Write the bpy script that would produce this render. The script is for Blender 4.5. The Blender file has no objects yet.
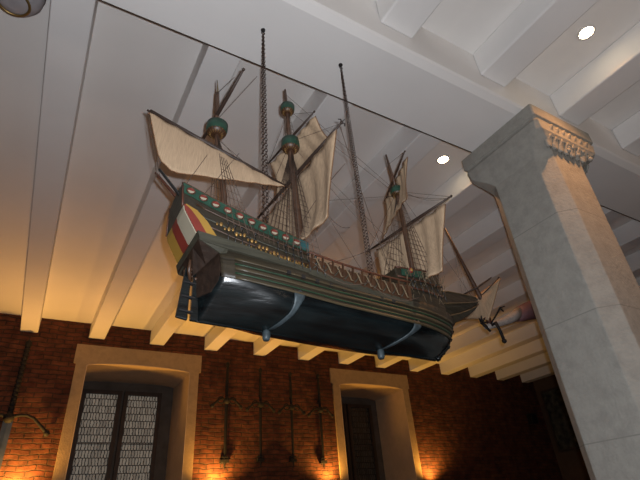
import bpy, bmesh, math, random
from mathutils import Vector, Matrix
random.seed(7)
C = bpy.context.scene
COL = C.collection
PI = math.pi

# ------------------------------------------------------------------ materials
def mat(name, col, rough=.6, metal=0., var=0., scale=8., bump=0., bscale=40., emis=None, estr=0., coat=0., stretch=None, col2=None):
    m = bpy.data.materials.new(name); m.use_nodes = True
    nt = m.node_tree; b = nt.nodes['Principled BSDF']
    b.inputs['Base Color'].default_value = (*col, 1); b.inputs['Roughness'].default_value = rough
    b.inputs['Metallic'].default_value = metal
    if coat: b.inputs['Coat Weight'].default_value = coat; b.inputs['Coat Roughness'].default_value = .12
    if emis: b.inputs['Emission Color'].default_value = (*emis, 1); b.inputs['Emission Strength'].default_value = estr
    tc = nt.nodes.new('ShaderNodeTexCoord'); mp = nt.nodes.new('ShaderNodeMapping')
    nt.links.new(tc.outputs['Object'], mp.inputs['Vector'])
    if stretch: mp.inputs['Scale'].default_value = stretch
    if var or col2:
        n = nt.nodes.new('ShaderNodeTexNoise'); n.inputs['Scale'].default_value = scale; n.inputs['Detail'].default_value = 6
        nt.links.new(mp.outputs[0], n.inputs['Vector'])
        r = nt.nodes.new('ShaderNodeValToRGB'); r.color_ramp.elements[0].position = .32; r.color_ramp.elements[1].position = .68
        a = tuple(max(0, c*(1-var)) for c in col); d = col2 or tuple(min(1, c*(1+var)) for c in col)
        r.color_ramp.elements[0].color = (*a, 1); r.color_ramp.elements[1].color = (*d, 1)
        nt.links.new(n.outputs['Fac'], r.inputs[0]); nt.links.new(r.outputs[0], b.inputs['Base Color'])
    if bump:
        n2 = nt.nodes.new('ShaderNodeTexNoise'); n2.inputs['Scale'].default_value = bscale; n2.inputs['Detail'].default_value = 5
        nt.links.new(mp.outputs[0], n2.inputs['Vector'])
        bp = nt.nodes.new('ShaderNodeBump'); bp.inputs['Strength'].default_value = bump; bp.inputs['Distance'].default_value = .01
        nt.links.new(n2.outputs['Fac'], bp.inputs['Height']); nt.links.new(bp.outputs[0], b.inputs['Normal'])
    return m

def brick_mat():
    m = bpy.data.materials.new('old_red_brick'); m.use_nodes = True
    nt = m.node_tree; b = nt.nodes['Principled BSDF']; b.inputs['Roughness'].default_value = .9
    tc = nt.nodes.new('ShaderNodeTexCoord'); sp = nt.nodes.new('ShaderNodeSeparateXYZ'); cb = nt.nodes.new('ShaderNodeCombineXYZ')
    ad = nt.nodes.new('ShaderNodeMath'); ad.operation = 'ADD'
    nt.links.new(tc.outputs['Object'], sp.inputs[0]); nt.links.new(sp.outputs['X'], ad.inputs[0]); nt.links.new(sp.outputs['Y'], ad.inputs[1])
    nz = nt.nodes.new('ShaderNodeTexNoise'); nz.inputs['Scale'].default_value = 5; nt.links.new(tc.outputs['Object'], nz.inputs['Vector'])
    ms = nt.nodes.new('ShaderNodeMath'); ms.operation = 'MULTIPLY_ADD'; ms.inputs[1].default_value = .06
    nt.links.new(nz.outputs['Fac'], ms.inputs[0]); nt.links.new(sp.outputs['Z'], ms.inputs[2])
    nt.links.new(ad.outputs[0], cb.inputs['X']); nt.links.new(ms.outputs[0], cb.inputs['Y'])
    br = nt.nodes.new('ShaderNodeTexBrick'); br.inputs['Scale'].default_value = 1
    br.inputs['Brick Width'].default_value = .20; br.inputs['Row Height'].default_value = .058; br.inputs['Mortar Size'].default_value = .007
    br.inputs['Mortar Smooth'].default_value = .5
    br.inputs['Color1'].default_value = (.105, .026, .012, 1); br.inputs['Color2'].default_value = (.155, .048, .020, 1); br.inputs['Mortar'].default_value = (.06, .030, .018, 1)
    nt.links.new(cb.outputs[0], br.inputs['Vector'])
    n = nt.nodes.new('ShaderNodeTexNoise'); n.inputs['Scale'].default_value = 9; n.inputs['Detail'].default_value = 8
    nt.links.new(tc.outputs['Object'], n.inputs['Vector'])
    r = nt.nodes.new('ShaderNodeValToRGB'); r.color_ramp.elements[0].position = .3; r.color_ramp.elements[1].position = .7
    r.color_ramp.elements[0].color = (.45, .42, .42, 1); r.color_ramp.elements[1].color = (1.25, 1.2, 1.15, 1)
    nt.links.new(n.outputs['Fac'], r.inputs[0])
    mx = nt.nodes.new('ShaderNodeMix'); mx.data_type = 'RGBA'; mx.blend_type = 'MULTIPLY'; mx.inputs[0].default_value = 1
    nt.links.new(br.outputs['Color'], mx.inputs[6]); nt.links.new(r.outputs[0], mx.inputs[7]); nt.links.new(mx.outputs[2], b.inputs['Base Color'])
    sb = nt.nodes.new('ShaderNodeMath'); sb.operation = 'MULTIPLY_ADD'; sb.inputs[1].default_value = -1.
    nt.links.new(br.outputs['Fac'], sb.inputs[0]); nt.links.new(n.outputs['Fac'], sb.inputs[2])
    bp = nt.nodes.new('ShaderNodeBump'); bp.inputs['Strength'].default_value = 1; bp.inputs['Distance'].default_value = .02
    nt.links.new(sb.outputs[0], bp.inputs['Height']); nt.links.new(bp.outputs[0], b.inputs['Normal'])
    return m

def stone_mat(name, col, course=.62, joint=.0):
    """ashlar: faint wide blocks, pitted surface"""
    m = bpy.data.materials.new(name); m.use_nodes = True
    nt = m.node_tree; b = nt.nodes['Principled BSDF']; b.inputs['Roughness'].default_value = .88
    tc = nt.nodes.new('ShaderNodeTexCoord')
    n = nt.nodes.new('ShaderNodeTexNoise'); n.inputs['Scale'].default_value = 14; n.inputs['Detail'].default_value = 10; n.inputs['Roughness'].default_value = .65
    nt.links.new(tc.outputs['Object'], n.inputs['Vector'])
    r = nt.nodes.new('ShaderNodeValToRGB'); r.color_ramp.elements[0].position = .35; r.color_ramp.elements[1].position = .6
    r.color_ramp.elements[0].color = (*[c*.82 for c in col], 1); r.color_ramp.elements[1].color = (*col, 1)
    nt.links.new(n.outputs['Fac'], r.inputs[0])
    w = nt.nodes.new('ShaderNodeSeparateXYZ'); nt.links.new(tc.outputs['Object'], w.inputs[0])
    md = nt.nodes.new('ShaderNodeMath'); md.operation = 'PINGPONG'; md.inputs[1].default_value = course/2
    nt.links.new(w.outputs['Z'], md.inputs[0])
    ls = nt.nodes.new('ShaderNodeMath'); ls.operation = 'LESS_THAN'; ls.inputs[1].default_value = .003
    nt.links.new(md.outputs[0], ls.inputs[0])
    mx = nt.nodes.new('ShaderNodeMix'); mx.data_type = 'RGBA'; mx.inputs[7].default_value = (*[c*.7 for c in col], 1)
    nt.links.new(ls.outputs[0], mx.inputs[0]); nt.links.new(r.outputs[0], mx.inputs[6]); nt.links.new(mx.outputs[2], b.inputs['Base Color'])
    n2 = nt.nodes.new('ShaderNodeTexNoise'); n2.inputs['Scale'].default_value = 60; n2.inputs['Detail'].default_value = 8
    nt.links.new(tc.outputs['Object'], n2.inputs['Vector'])
    bp = nt.nodes.new('ShaderNodeBump'); bp.inputs['Strength'].default_value = .45; bp.inputs['Distance'].default_value = .01
    nt.links.new(n2.outputs['Fac'], bp.inputs['Height']); nt.links.new(bp.outputs[0], b.inputs['Normal'])
    return m

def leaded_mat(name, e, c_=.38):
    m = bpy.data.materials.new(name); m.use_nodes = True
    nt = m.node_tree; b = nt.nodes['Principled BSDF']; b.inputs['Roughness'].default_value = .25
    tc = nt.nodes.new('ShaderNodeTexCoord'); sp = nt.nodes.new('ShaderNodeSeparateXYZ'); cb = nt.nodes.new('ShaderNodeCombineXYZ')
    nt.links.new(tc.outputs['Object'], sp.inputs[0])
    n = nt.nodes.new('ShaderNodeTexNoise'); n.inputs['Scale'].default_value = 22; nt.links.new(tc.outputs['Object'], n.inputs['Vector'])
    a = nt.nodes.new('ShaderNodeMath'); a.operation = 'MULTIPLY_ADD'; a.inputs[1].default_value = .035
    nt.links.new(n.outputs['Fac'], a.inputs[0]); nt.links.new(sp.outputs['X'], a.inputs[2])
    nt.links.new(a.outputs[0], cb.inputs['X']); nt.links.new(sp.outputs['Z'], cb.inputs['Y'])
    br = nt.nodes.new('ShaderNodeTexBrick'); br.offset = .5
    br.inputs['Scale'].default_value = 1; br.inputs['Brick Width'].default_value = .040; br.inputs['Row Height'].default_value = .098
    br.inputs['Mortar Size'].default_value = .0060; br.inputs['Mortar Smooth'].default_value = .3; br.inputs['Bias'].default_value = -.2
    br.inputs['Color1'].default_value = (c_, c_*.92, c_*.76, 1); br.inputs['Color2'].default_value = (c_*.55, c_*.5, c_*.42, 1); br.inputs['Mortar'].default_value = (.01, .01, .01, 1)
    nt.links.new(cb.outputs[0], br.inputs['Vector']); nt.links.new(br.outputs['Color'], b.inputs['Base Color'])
    nt.links.new(br.outputs['Color'], b.inputs['Emission Color']); b.inputs['Emission Strength'].default_value = e  # faint glow of the panes imitates light caught on the glass
    return m

M = dict(
    plaster=mat('white_painted_plaster', (.79, .775, .75), .85, var=.03, scale=1.5, bump=.15, bscale=12),
    beampaint=mat('white_painted_timber', (.80, .79, .775), .7, var=.03, scale=2, bump=.12, bscale=18),
    brick=brick_mat(),
    stone=stone_mat('pale_grey_limestone', (.34, .33, .295)),
    framestone=stone_mat('sandstone', (.42, .29, .16), 3.),
    nicheplaster=mat('niche_plaster', (.58, .42, .27), .9, var=.06),
    darkwood=mat('dark_brown_window_wood', (.045, .028, .018), .6, var=.2),
    greywood=mat('weathered_grey_board', (.10, .085, .07), .8, var=.2),
    pane_a=leaded_mat('leaded_glass_lit', .20), pane_b=leaded_mat('leaded_glass_dim', .01, .06),  # one glass twice: lit, and dimmed in colour and glow
    floor=mat('dark_oak_floor', (.10, .055, .03), .5, var=.2),
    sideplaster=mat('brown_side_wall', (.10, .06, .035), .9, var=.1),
    hull=mat('glossy_blue_black_hull_paint', (.0026, .0042, .0052), .24, var=.7, scale=14, bump=.5, bscale=7, coat=.0, stretch=(.35, 1, 3), col2=(.0065, .0105, .0115)),
    strake=mat('olive_brown_planking', (.024, .018, .010), .5, var=.35, scale=30, bump=.3, bscale=30, stretch=(.2, 1, 3)),
    greenline=mat('dark_green_wale', (.012, .035, .016), .45, var=.25, scale=20),
    sterndark=mat('dark_brown_stern_wood', (.020, .011, .007), .5, var=.4, scale=40, bump=.3, bscale=40),
    wale=mat('olive_wale_timber', (.046, .034, .017), .45, var=.35, scale=30, bump=.3, bscale=30, stretch=(.2, 1, 3)),
    counter=mat('grey_green_weathered_plank', (.036, .034, .022), .6, var=.3, scale=25, bump=.3, bscale=30, stretch=(.3, 1, 3)),
    brownwood=mat('brown_varnished_wood', (.050, .022, .010), .45, var=.3, scale=30),
    mast=mat('dark_brown_mast_wood', (.075, .036, .020), .5, var=.3, scale=35),
    redwood=mat('red_brown_rail', (.075, .024, .012), .5, var=.2),
    yard=mat('black_brown_yard', (.035, .020, .014), .55, var=.3, scale=30),
    green=mat('bright_green_paint', (.012, .052, .032), .5, var=.25, scale=40),
    teal=mat('teal_paint', (.015, .07, .075), .5, var=.2, scale=40),
    red=mat('faded_red_paint', (.17, .024, .015), .55, var=.2), white=mat('off_white_paint', (.34, .30, .22), .6, var=.1),
    yellow=mat('ochre_yellow_paint', (.32, .18, .03), .55, var=.12), gold=mat('dull_gilding', (.30, .17, .05), .42, .5, var=.4, scale=60),
    sail=mat('cream_sailcloth', (.41, .290, .185), .9, var=.13, scale=60, bump=.35, bscale=35, stretch=(6, 1.3, .35)),
    bolt=mat('brown_bolt_rope', (.17, .085, .038), .9), rope=mat('tarred_rope', (.085, .055, .038), .95),
    paleR=mat('pale_rope', (.15, .11, .065), .95),
    iron=mat('dark_rusty_iron', (.008, .006, .006), .8, .0, var=.3, scale=40),
    chain=mat('brown_chain_iron', (.055, .034, .026), .5, .4, var=.2, scale=40),
    steel=mat('blue_grey_steel', (.10, .115, .13), .4, .7, var=.2), strap=mat('blue_grey_painted_iron', (.040, .055, .062), .5, .2, var=.3, scale=50),
    black=mat('black_paint', (.012, .012, .012), .4), palehull=mat('pale_grey_hull_paint', (.40, .36, .33), .6, var=.12, scale=40),
    purple=mat('dull_purple_brown_paint', (.13, .06, .065), .6, var=.15), lampgrey=mat('grey_metal_bowl', (.33, .31, .32), .5, .1, var=.2, scale=12),
    brass=mat('old_brass', (.32, .21, .08), .4, .8), trimwhite=mat('lamp_trim_white', (.7, .68, .64), .5),
    bulb=mat('lit_warm_lamp', (1, .9, .7), .5, emis=(1., .80, .52), estr=30.),
    picture=mat('dark_figured_tapestry', (.02, .02, .015), .9, var=.5, scale=9, col2=(.09, .085, .06)),
)

# ------------------------------------------------------------------ mesh builder
class MB:
    def __init__(s): s.bm = bmesh.new(); s.mi = 0
    def face(s, vs, mi=0, smooth=False):
        try:
            f = s.bm.faces.new(vs); f.material_index = mi; f.smooth = smooth; return f
        except ValueError: return None
    def box(s, a, b, mi=0):
        x0, y0, z0 = a; x1, y1, z1 = b
        v = [s.bm.verts.new(p) for p in ((x0,y0,z0),(x1,y0,z0),(x1,y1,z0),(x0,y1,z0),(x0,y0,z1),(x1,y0,z1),(x1,y1,z1),(x0,y1,z1))]
        for q in ((3,2,1,0),(4,5,6,7),(0,1,5,4),(1,2,6,5),(2,3,7,6),(3,0,4,7)): s.face([v[i] for i in q], mi)
        return s
    def prism(s, poly, d, mi=0):
        """poly: list of 3-D points, extruded by vector d"""
        n = len(poly); d = Vector(d)
        a = [s.bm.verts.new(p) for p in poly]; b = [s.bm.verts.new(Vector(p)+d) for p in poly]
        s.face(a[::-1], mi); s.face(b, mi)
        for i in range(n): s.face([a[i], a[(i+1) % n], b[(i+1) % n], b[i]], mi)
        return s
    def grid(s, rows, mi=0, smooth=True, close=False):
        R = [[s.bm.verts.new(p) for p in r] for r in rows]
        for i in range(len(R)-1):
            n = len(R[i])
            for j in range(n if close else n-1):
                k = (j+1) % n
                s.face([R[i][j], R[i][k], R[i+1][k], R[i+1][j]], mi, smooth)
        return R
    def tube(s, pts, r, n=6, mi=0, caps=True):
        pts = [Vector(p) for p in pts]; m = len(pts)
        if not hasattr(r, '__len__'): r = [r]*m
        rows = []; up = None
        for i, p in enumerate(pts):
            t = (pts[min(i+1, m-1)]-pts[max(i-1, 0)]).normalized()
            if up is None: up = Vector((0, 0, 1)) if abs(t.z) < .9 else Vector((1, 0, 0))
            u = t.cross(up).normalized(); w = u.cross(t); up = w
            rows.append([p+(u*math.cos(2*PI*k/n)+w*math.sin(2*PI*k/n))*r[i] for k in range(n)])
        R = s.grid(rows, mi, True, True)
        if caps: s.face(R[0][::-1], mi); s.face(R[-1], mi)
        return s
    def lathe(s, prof, c=(0, 0, 0), n=20, mi=0, axis='z'):
        rows = []
        for r, z in prof:
            row = []
            for k in range(n):
                a = 2*PI*k/n; x, y = r*math.cos(a), r*math.sin(a)
                p = {'z': (x, y, z), 'x': (z, x, y), 'y': (x, z, y)}[axis]
                row.append(Vector(c)+Vector(p))
            rows.append(row)
        R = s.grid(rows, mi, True, True); s.face(R[0][::-1], mi); s.face(R[-1], mi)
        return s
    def ball(s, c, r, n=8, mi=0, sc=(1, 1, 1)):
        rows = []
        for i in range(1, n//2+1):
            t = PI*(i-.5)/(n//2)
            rows.append([Vector(c)+Vector((sc[0]*r*math.sin(t)*math.cos(2*PI*k/n), sc[1]*r*math.sin(t)*math.sin(2*PI*k/n), sc[2]*r*math.cos(t))) for k in range(n)])
        R = s.grid(rows, mi, True, True); s.face(R[0][::-1], mi); s.face(R[-1], mi)
        return s
    def torus(s, c, R, r, ax, ay, n=10, m=5, mi=0, sx=1., sy=1.):
        ax = Vector(ax).normalized(); ay = Vector(ay).normalized(); az = ax.cross(ay)
        rows = []
        for i in range(n+1):
            a = 2*PI*i/n; d = ax*math.cos(a)*sx+ay*math.sin(a)*sy; dn = (ax*math.cos(a)+ay*math.sin(a))
            rows.append([Vector(c)+d*R+(dn*math.cos(2*PI*k/m)+az*math.sin(2*PI*k/m))*r for k in range(m)])
        s.grid(rows, mi, True, True); return s
    def build(s, name, mats, parent=None, solid=0., bevel=0., sub=0, split=False):
        if split:                                                # port and starboard pieces become two objects
            out = None
            for sg in (-1, 1):
                n_ = MB(); n_.bm.free(); n_.bm = s.bm.copy()
                bmesh.ops.delete(n_.bm, geom=[f for f in n_.bm.faces if f.calc_center_median().y*sg < 0], context='FACES')
                o = n_.build(name, mats, parent, solid, bevel, sub); out = out or o
            s.bm.free(); return out
        bmesh.ops.remove_doubles(s.bm, verts=s.bm.verts, dist=1e-6)
        bmesh.ops.recalc_face_normals(s.bm, faces=s.bm.faces)
        me = bpy.data.meshes.new(name); s.bm.to_mesh(me); s.bm.free()
        for m in (mats if isinstance(mats, (list, tuple)) else [mats]): me.materials.append(m if not isinstance(m, str) else M[m])
        o = bpy.data.objects.new(name, me); COL.objects.link(o)
        if parent: o.parent = parent
        if solid: k = o.modifiers.new('solid', 'SOLIDIFY'); k.thickness = solid; k.offset = 0
        if bevel: k = o.modifiers.new('bevel', 'BEVEL'); k.width = bevel; k.segments = 2; k.limit_method = 'ANGLE'
        if sub: k = o.modifiers.new('sub', 'SUBSURF'); k.levels = sub; k.render_levels = sub
        return o

def empty(name, loc=(0, 0, 0), rot=(0, 0, 0)):
    o = bpy.data.objects.new(name, None); COL.objects.link(o); o.location = loc; o.rotation_euler = rot; o.empty_display_size = .1
    return o
def tag(o, label=None, cat=None, group=None, kind=None):
    for k, v in (('label', label), ('category', cat), ('group', group), ('kind', kind)):
        if v: o[k] = v
    return o
def struct(o): o['kind'] = 'structure'; return o
def copy_tree(o, parent=None):
    c = o.copy(); COL.objects.link(c); c.parent = parent
    for ch in list(o.children): copy_tree(ch, c)
    return c
def lerp(a, b, t): return a+(b-a)*t
def interp(tab, x):
    if x <= tab[0][0]: return tab[0][1]
    for (a, b), (c, d) in zip(tab, tab[1:]):
        if x <= c: return b+(d-b)*(x-a)/(c-a)
    return tab[-1][1]

# ------------------------------------------------------------------ room (origin = the photographer's eye; floor 1.6 m below)
FL, SL, JB = -1.6, 2.61, 2.40           # floor, ceiling slab, joist underside
WY, XL, XR, YB = 6.74, -3.6, 9.62, -4.2
T = 1.1                                  # wall thickness
def winspec(x0):                         # x of the opening's left jamb
    return dict(x0=x0, x1=x0+1.375, zb=-.35, zs=2.03, zc=2.085)
WINS = [winspec(.47), winspec(4.39)]
w = MB()
def arch(ws, n=12):
    c = (ws['x0']+ws['x1'])/2; h = (ws['x1']-ws['x0'])/2
    return [(c-h*math.cos(PI*i/n), ws['zs']+(ws['zc']-ws['zs'])*math.sin(PI*i/n)) for i in range(n+1)]
# brick face with the two openings, built from solid blocks round them
xs = [XL]+sum([[q['x0'], q['x1']] for q in WINS], [])+[XR+.3]
w.box((xs[0], WY, FL), (xs[1], WY+T, SL)); w.box((xs[2], WY, FL), (xs[3], WY+T, SL)); w.box((xs[4], WY, FL), (xs[5], WY+T, SL))
for q in WINS:
    w.box((q['x0'], WY, FL), (q['x1'], WY+T, q['zb']))
    ar = arch(q)
    poly = [(x, WY, z) for x, z in ar]+[(q['x1'], WY, SL), (q['x0'], WY, SL)]
    w.prism(poly[::-1], (0, T, 0))
struct(w.build('wall_back', 'brick'))
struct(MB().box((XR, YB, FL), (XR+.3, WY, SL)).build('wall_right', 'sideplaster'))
struct(MB().box((XL-.3, YB, FL), (XL, WY+T, SL)).build('wall_left', 'brick'))
struct(MB().box((XL-.3, YB-.3, FL), (XR+.3, YB, SL)).build('wall_front', 'brick'))
struct(MB().box((XL-.3, YB-.3, FL-.2), (XR+.3, WY+T, FL)).build('floor', 'floor'))
struct(MB().box((XL-.3, YB-.3, SL), (XR+.3, WY+T, SL+.2)).build('ceiling', 'plaster'))

# girder: flat soffit, small chamfered step on the near edge
GF, GN, GZ = 1.585, 1.13, 2.25
g = MB()
prof = [(GF, GZ), (GF, SL), (GN, SL), (GN, GZ+.035), (GN+.012, GZ+.022), (GN+.055, GZ)]
g.prism([(XL, y, z) for y, z in prof], (XR-XL, 0, 0))
struct(g.build('trim_1', 'beampaint'))
struct(MB().box((XL, GF+.0005, GZ-.004), (XR, GF+.0055, GZ+.03)).build('trim_2', 'darkwood'))  # dark strip standing in for the shadow line along the girder's far edge
k = 3
for i in range(-3, 13):                                         # far-bay joists run to the brick wall
    x = -.37+.8*i+.005
    struct(MB().box((x, GF, JB), (x+.2, WY, SL)).build('trim_%d' % k, 'beampaint', bevel=.008)); k += 1
for i in range(-3, 13):                                         # near-bay joists
    x = -.37+.8*i+.01
    struct(MB().box((x, YB, JB), (x+.235, GN, SL)).build('trim_%d' % k, 'beampaint', bevel=.012)); k += 1

# windows: stone surround, plaster niche lining, dark back board with two leaded casements
for n, q in enumerate(WINS):
    root = struct(empty('window_%d' % (n+1), ((q['x0']+q['x1'])/2, WY, q['zb'])))
    ox, oz = root.location.x, root.location.z
    ar = arch(q)
    a, b, zt, zl = q['x0']-.125, q['x1']+.125, 2.30, 2.05
    s = MB()
    def P(x, y, z): return (x-ox, y-WY, z-oz)
    y0 = WY-.03
    outer = [(a-.03, zt), (b+.03, zt), (b+.03, zl), (b, zl-.01), (b, q['zb'])]
    poly = [P(a, y0, q['zb']), P(a, y0, zl-.01), P(a-.03, y0, zl), P(a-.03, y0, zt), P(b+.03, y0, zt), P(b+.03, y0, zl), P(b, y0, zl-.01), P(b, y0, q['zb']), P(q['x1'], y0, q['zb'])]
    poly += [P(x, y0, z) for x, z in ar[::-1]] + [P(q['x0'], y0, q['zb'])]
    s.prism(poly, (0, .028, 0)); s.build('stone_surround', 'framestone', root)
    s = MB()                                                     # lining of the reveal
    rows = []
    line = [(q['x0'], q['zb'])]+ar+[(q['x1'], q['zb'])]
    cx = (q['x0']+q['x1'])/2
    for t, y in ((0, WY-.031), (1, 7.62)):
        rows.append([P(x-.006*(1 if x > cx else -1), y, z-.006) for x, z in line])
    s.grid(rows, smooth=False); s.build('niche_lining', 'nicheplaster', root, solid=.01)
    s = MB().box(P(q['x0']+.012, 7.56, q['zb']), P(q['x1']-.012, 7.60, q['zs']+.03)); s.build('back_board', 'greywood', root)
    p0 = cx-.565; frames = ((p0, p0+.43), (p0+.575, p0+1.005))
    if n == 1: frames = ((5.10-.575, 5.10-.145), (5.10, 5.53))
    for (fa, fb) in frames:
        f = MB(); zt2, zb2 = 1.87, -.2; fr = .055
        for bx in (((fa-fr, 7.50, zb2-fr), (fa, 7.559, zt2+fr)), ((fb, 7.50, zb2-fr), (fb+fr, 7.559, zt2+fr)), ((fa, 7.50, zt2), (fb, 7.559, zt2+fr)), ((fa, 7.50, zb2-fr), (fb, 7.559, zb2))):
            f.box(P(*bx[0]), P(*bx[1]))
        for zz in (1.2, .5): f.box(P(fa, 7.520, zz-.006), P(fb, 7.53, zz+.006))
        fo = f.build('casement_frame', 'darkwood', root)
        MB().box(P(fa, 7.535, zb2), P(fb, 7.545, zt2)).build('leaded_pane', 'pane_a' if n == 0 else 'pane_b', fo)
    MB().box(P(q['x0']-.06, WY-.07, q['zb']-.06), P(q['x1']+.06, WY-.001, q['zb']-.001)).build('sill', 'framestone', root)

# ------------------------------------------------------------------ stone pillar under the girder
pil = empty('stone_pillar', (2.70, 1.385, FL))
tag(pil, 'massive pale limestone pillar with carved capital holding up the white girder', 'pillar')
hx, hy, ch = .235, .245, .082
def octo(hx, hy, c, z):
    return [(-hx, -hy+c, z), (-hx+c, -hy, z), (hx-c, -hy, z), (hx, -hy+c, z), (hx, hy-c, z), (hx-c, hy, z), (-hx+c, hy, z), (-hx, hy-c, z)]
s = MB(); top = 1.93-FL
R = s.grid([octo(hx, hy, ch, 0), octo(hx, hy, ch, top)], smooth=False, close=True); s.face(R[0]); s.face(R[1])
s.build('shaft', 'stone', pil, bevel=.006)
s = MB(); s.box((-hx-.06, -hy-.06, 0), (hx+.06, hy+.06, .16)); s.build('plinth', 'stone', pil, bevel=.02)
s = MB(); GZl = GZ-FL
rows = []
prof = [(0, ch, top-.03), (.002, ch, top), (.022, .07, top+.04), (.055, .045, top+.085), (.078, .03, top+.12), (.083, .02, top+.19), (.072, .015, top+.205), (.072, .01, top+.222), (.088, .01, top+.225), (.088, .01, GZl-.002)]
for e, c, z in prof: rows.append(octo(hx+e, hy+e*.8, c, z))
R = s.grid(rows, smooth=False, close=True); s.face(R[0]); s.face(R[-1])
cap = s.build('capital', 'stone', pil, bevel=.005)
lf = MB()                                                       # carved leaves on the lower faces of the capital
def leaf(cx, cy, z, nx, ny, w, h):
    tx, ty = -ny, nx
    rows = []
    for i in range(6):
        t = i/5; ww = w*math.sin(PI*(.12+.8*t)); out = .012+.030*t*t
        rows.append([(cx+tx*ww*u+nx*(out+.012*(1-u*u)), cy+ty*ww*u+ny*(out+.012*(1-u*u)), z+h*t+.006*math.cos(u*9)) for u in (-1, -.66, -.33, 0, .33, .66, 1)])
    lf.grid(rows)
random.seed(3)
for row, (zz, off) in enumerate(((top+.02, .004), (top+.090, .034))):
    for i in range(7):
        f = -1+2*(i+.5*(row % 2)+.25)/7.2
        leaf(f*(hx-.02+off*.3), -hy-off*.75, zz, 0, -1, .036+random.uniform(-.006, .006), .085)
        leaf(hx+off, f*(hy-.02), zz, 1, 0, .036, .085)
for i in range(26):
    lf.ball((random.uniform(-hx, hx+.06), -hy-.030-random.uniform(0, .012), top+random.uniform(.05, .165)), random.uniform(.010, .016), 6)
lf.build('carved_foliage', 'stone', cap, solid=.008)

# ------------------------------------------------------------------ recessed lamps
def downlight(x, y, label):
    r = empty('recessed_spotlight', (x, y, SL)); tag(r, label, 'lamp', 'recessed ceiling spotlights')
    MB().lathe([(.058, 0), (.058, -.008), (.044, -.010), (.044, -.001)], n=28).build('trim_ring', 'trimwhite', r)
    MB().lathe([(.0435, -.002), (.0435, -.0065), (.02, -.010)], n=24).build('lit_lens', 'bulb', r)
    return r
downlight(2.594, 2.015, 'small lit round ceiling spotlight between the joists behind the galleon, left of the pillar')
downlight(2.597, .662, 'small lit round ceiling spotlight in the near bay, at the top right above the pillar')

# ------------------------------------------------------------------ galleon model
TH = math.radians(3.3)
ship = empty('galleon_model', (.36, 1.377, .585), (0, TH, 0))
tag(ship, 'large wooden sailing ship model with three masts and cream sails hanging from two chains', 'ship model')
def dd(x): return interp([(0, .013), (.25, -.003), (.5, -.016), (.75, -.016), (1.0, -.004), (1.2, .006)], x)
XS = lambda z: interp([(0, .026), (.12, .008), (.20, .0), (.3, .0)], z)             # sternpost / transom line
XE = lambda z: interp([(0, 1.030), (.04, 1.062), (.08, 1.095), (.16, 1.135), (.22, 1.155), (.3, 1.16)], z)
BM = lambda u: interp([(0, .108), (.06, .122), (.2, .136), (.45, .142), (.65, .138), (.78, .122), (.87, .096), (.94, .066), (.98, .038), (1, .010)], u)
def sect(u, z):
    """section fullness at height z (0 keel .. .105 wale)"""
    t = max(0, min(1, z/.10))
    full = (1-(1-t)**2.4)**.62
    vee = .05+.95*t**1.1
    k = interp([(0, 1), (.05, .85), (.18, .1), (.72, .08), (.88, .4), (1, .85)], u)
    s = lerp(full, vee, k)
    if z > .10: s *= 1-.9*(z-.10)*(z-.10)*8
    return max(s, .03)
def hp(u, z, side=-1, out=0.):
    x = lerp(XS(z)+.048*min(1, BM(u)*sect(u, z)/.108), XE(z), u)
    return Vector((x, side*(BM(u)*sect(u, z)+out), z+dd(x)*min(1, z/.1)+.024*u*u*(1-min(1, z/.1))))
US = [0, .015, .04, .08]+[.08+.84*i/22 for i in range(1, 23)]+[.94, .96, .98, 1.]
def hull_band(z0, z1, out, mi, name, m, nz=5, u0=0., u1=1., parent=ship):
    b = MB(); us = [u for u in US if u0 <= u <= u1]
    for side in (-1, 1):
        b.grid([[hp(u, lerp(z0, z1, j/nz), side, out) for u in us] for j in range(nz+1)])
    return b.build(name, m, parent, solid=.004, split=True)
# planked underbody, closed at the stern
b = MB(); zs = [0, .008, .02, .035, .05, .065, .08, .095, .108]
rows = []
for z in zs: rows.append([hp(u, z, -1) for u in US]+[hp(u, z, 1) for u in US[::-1]]+[Vector((XS(z), 0, z+.015*min(1, z/.1)))])
R = b.grid(rows, close=True); b.face(R[0])
b.build('underbody', 'hull', ship)
b = MB(); b.prism([(.024, -.006, .012), (1.020, -.006, .030), (1.024, -.006, .016), (.026, -.006, -.006)][::1], (0, .012, 0)); b.build('keel', 'hull', ship, bevel=.003)
# topsides, strake after strake; each is a plank of its own colour
topside = hull_band(.105, .215, 0., 0, 'topside', 'strake', 8)
for z0, z1, out, m in ((.103, .112, .006, 'wale'), (.122, .127, .004, 'greenline'), (.136, .147, .006, 'wale'), (.156, .161, .004, 'greenline'), (.172, .180, .006, 'wale')):
    hull_band(z0, z1, out, 0, 'wale', m, 2, .03, .985)
# transom: dark flat stern above the tuck
b = MB(); zz = [.06, .09, .12, .16, .20, .24]
b.grid([[(XS(z)-.003+.048*min(1, abs(y)*BM(0)*sect(0, z)/.108), y*BM(0)*sect(0, z), z+.015) for y in (-1, -.5, 0, .5, 1)] for z in zz], smooth=False)
b.build('transom', 'sterndark', ship, solid=.005)
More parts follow.
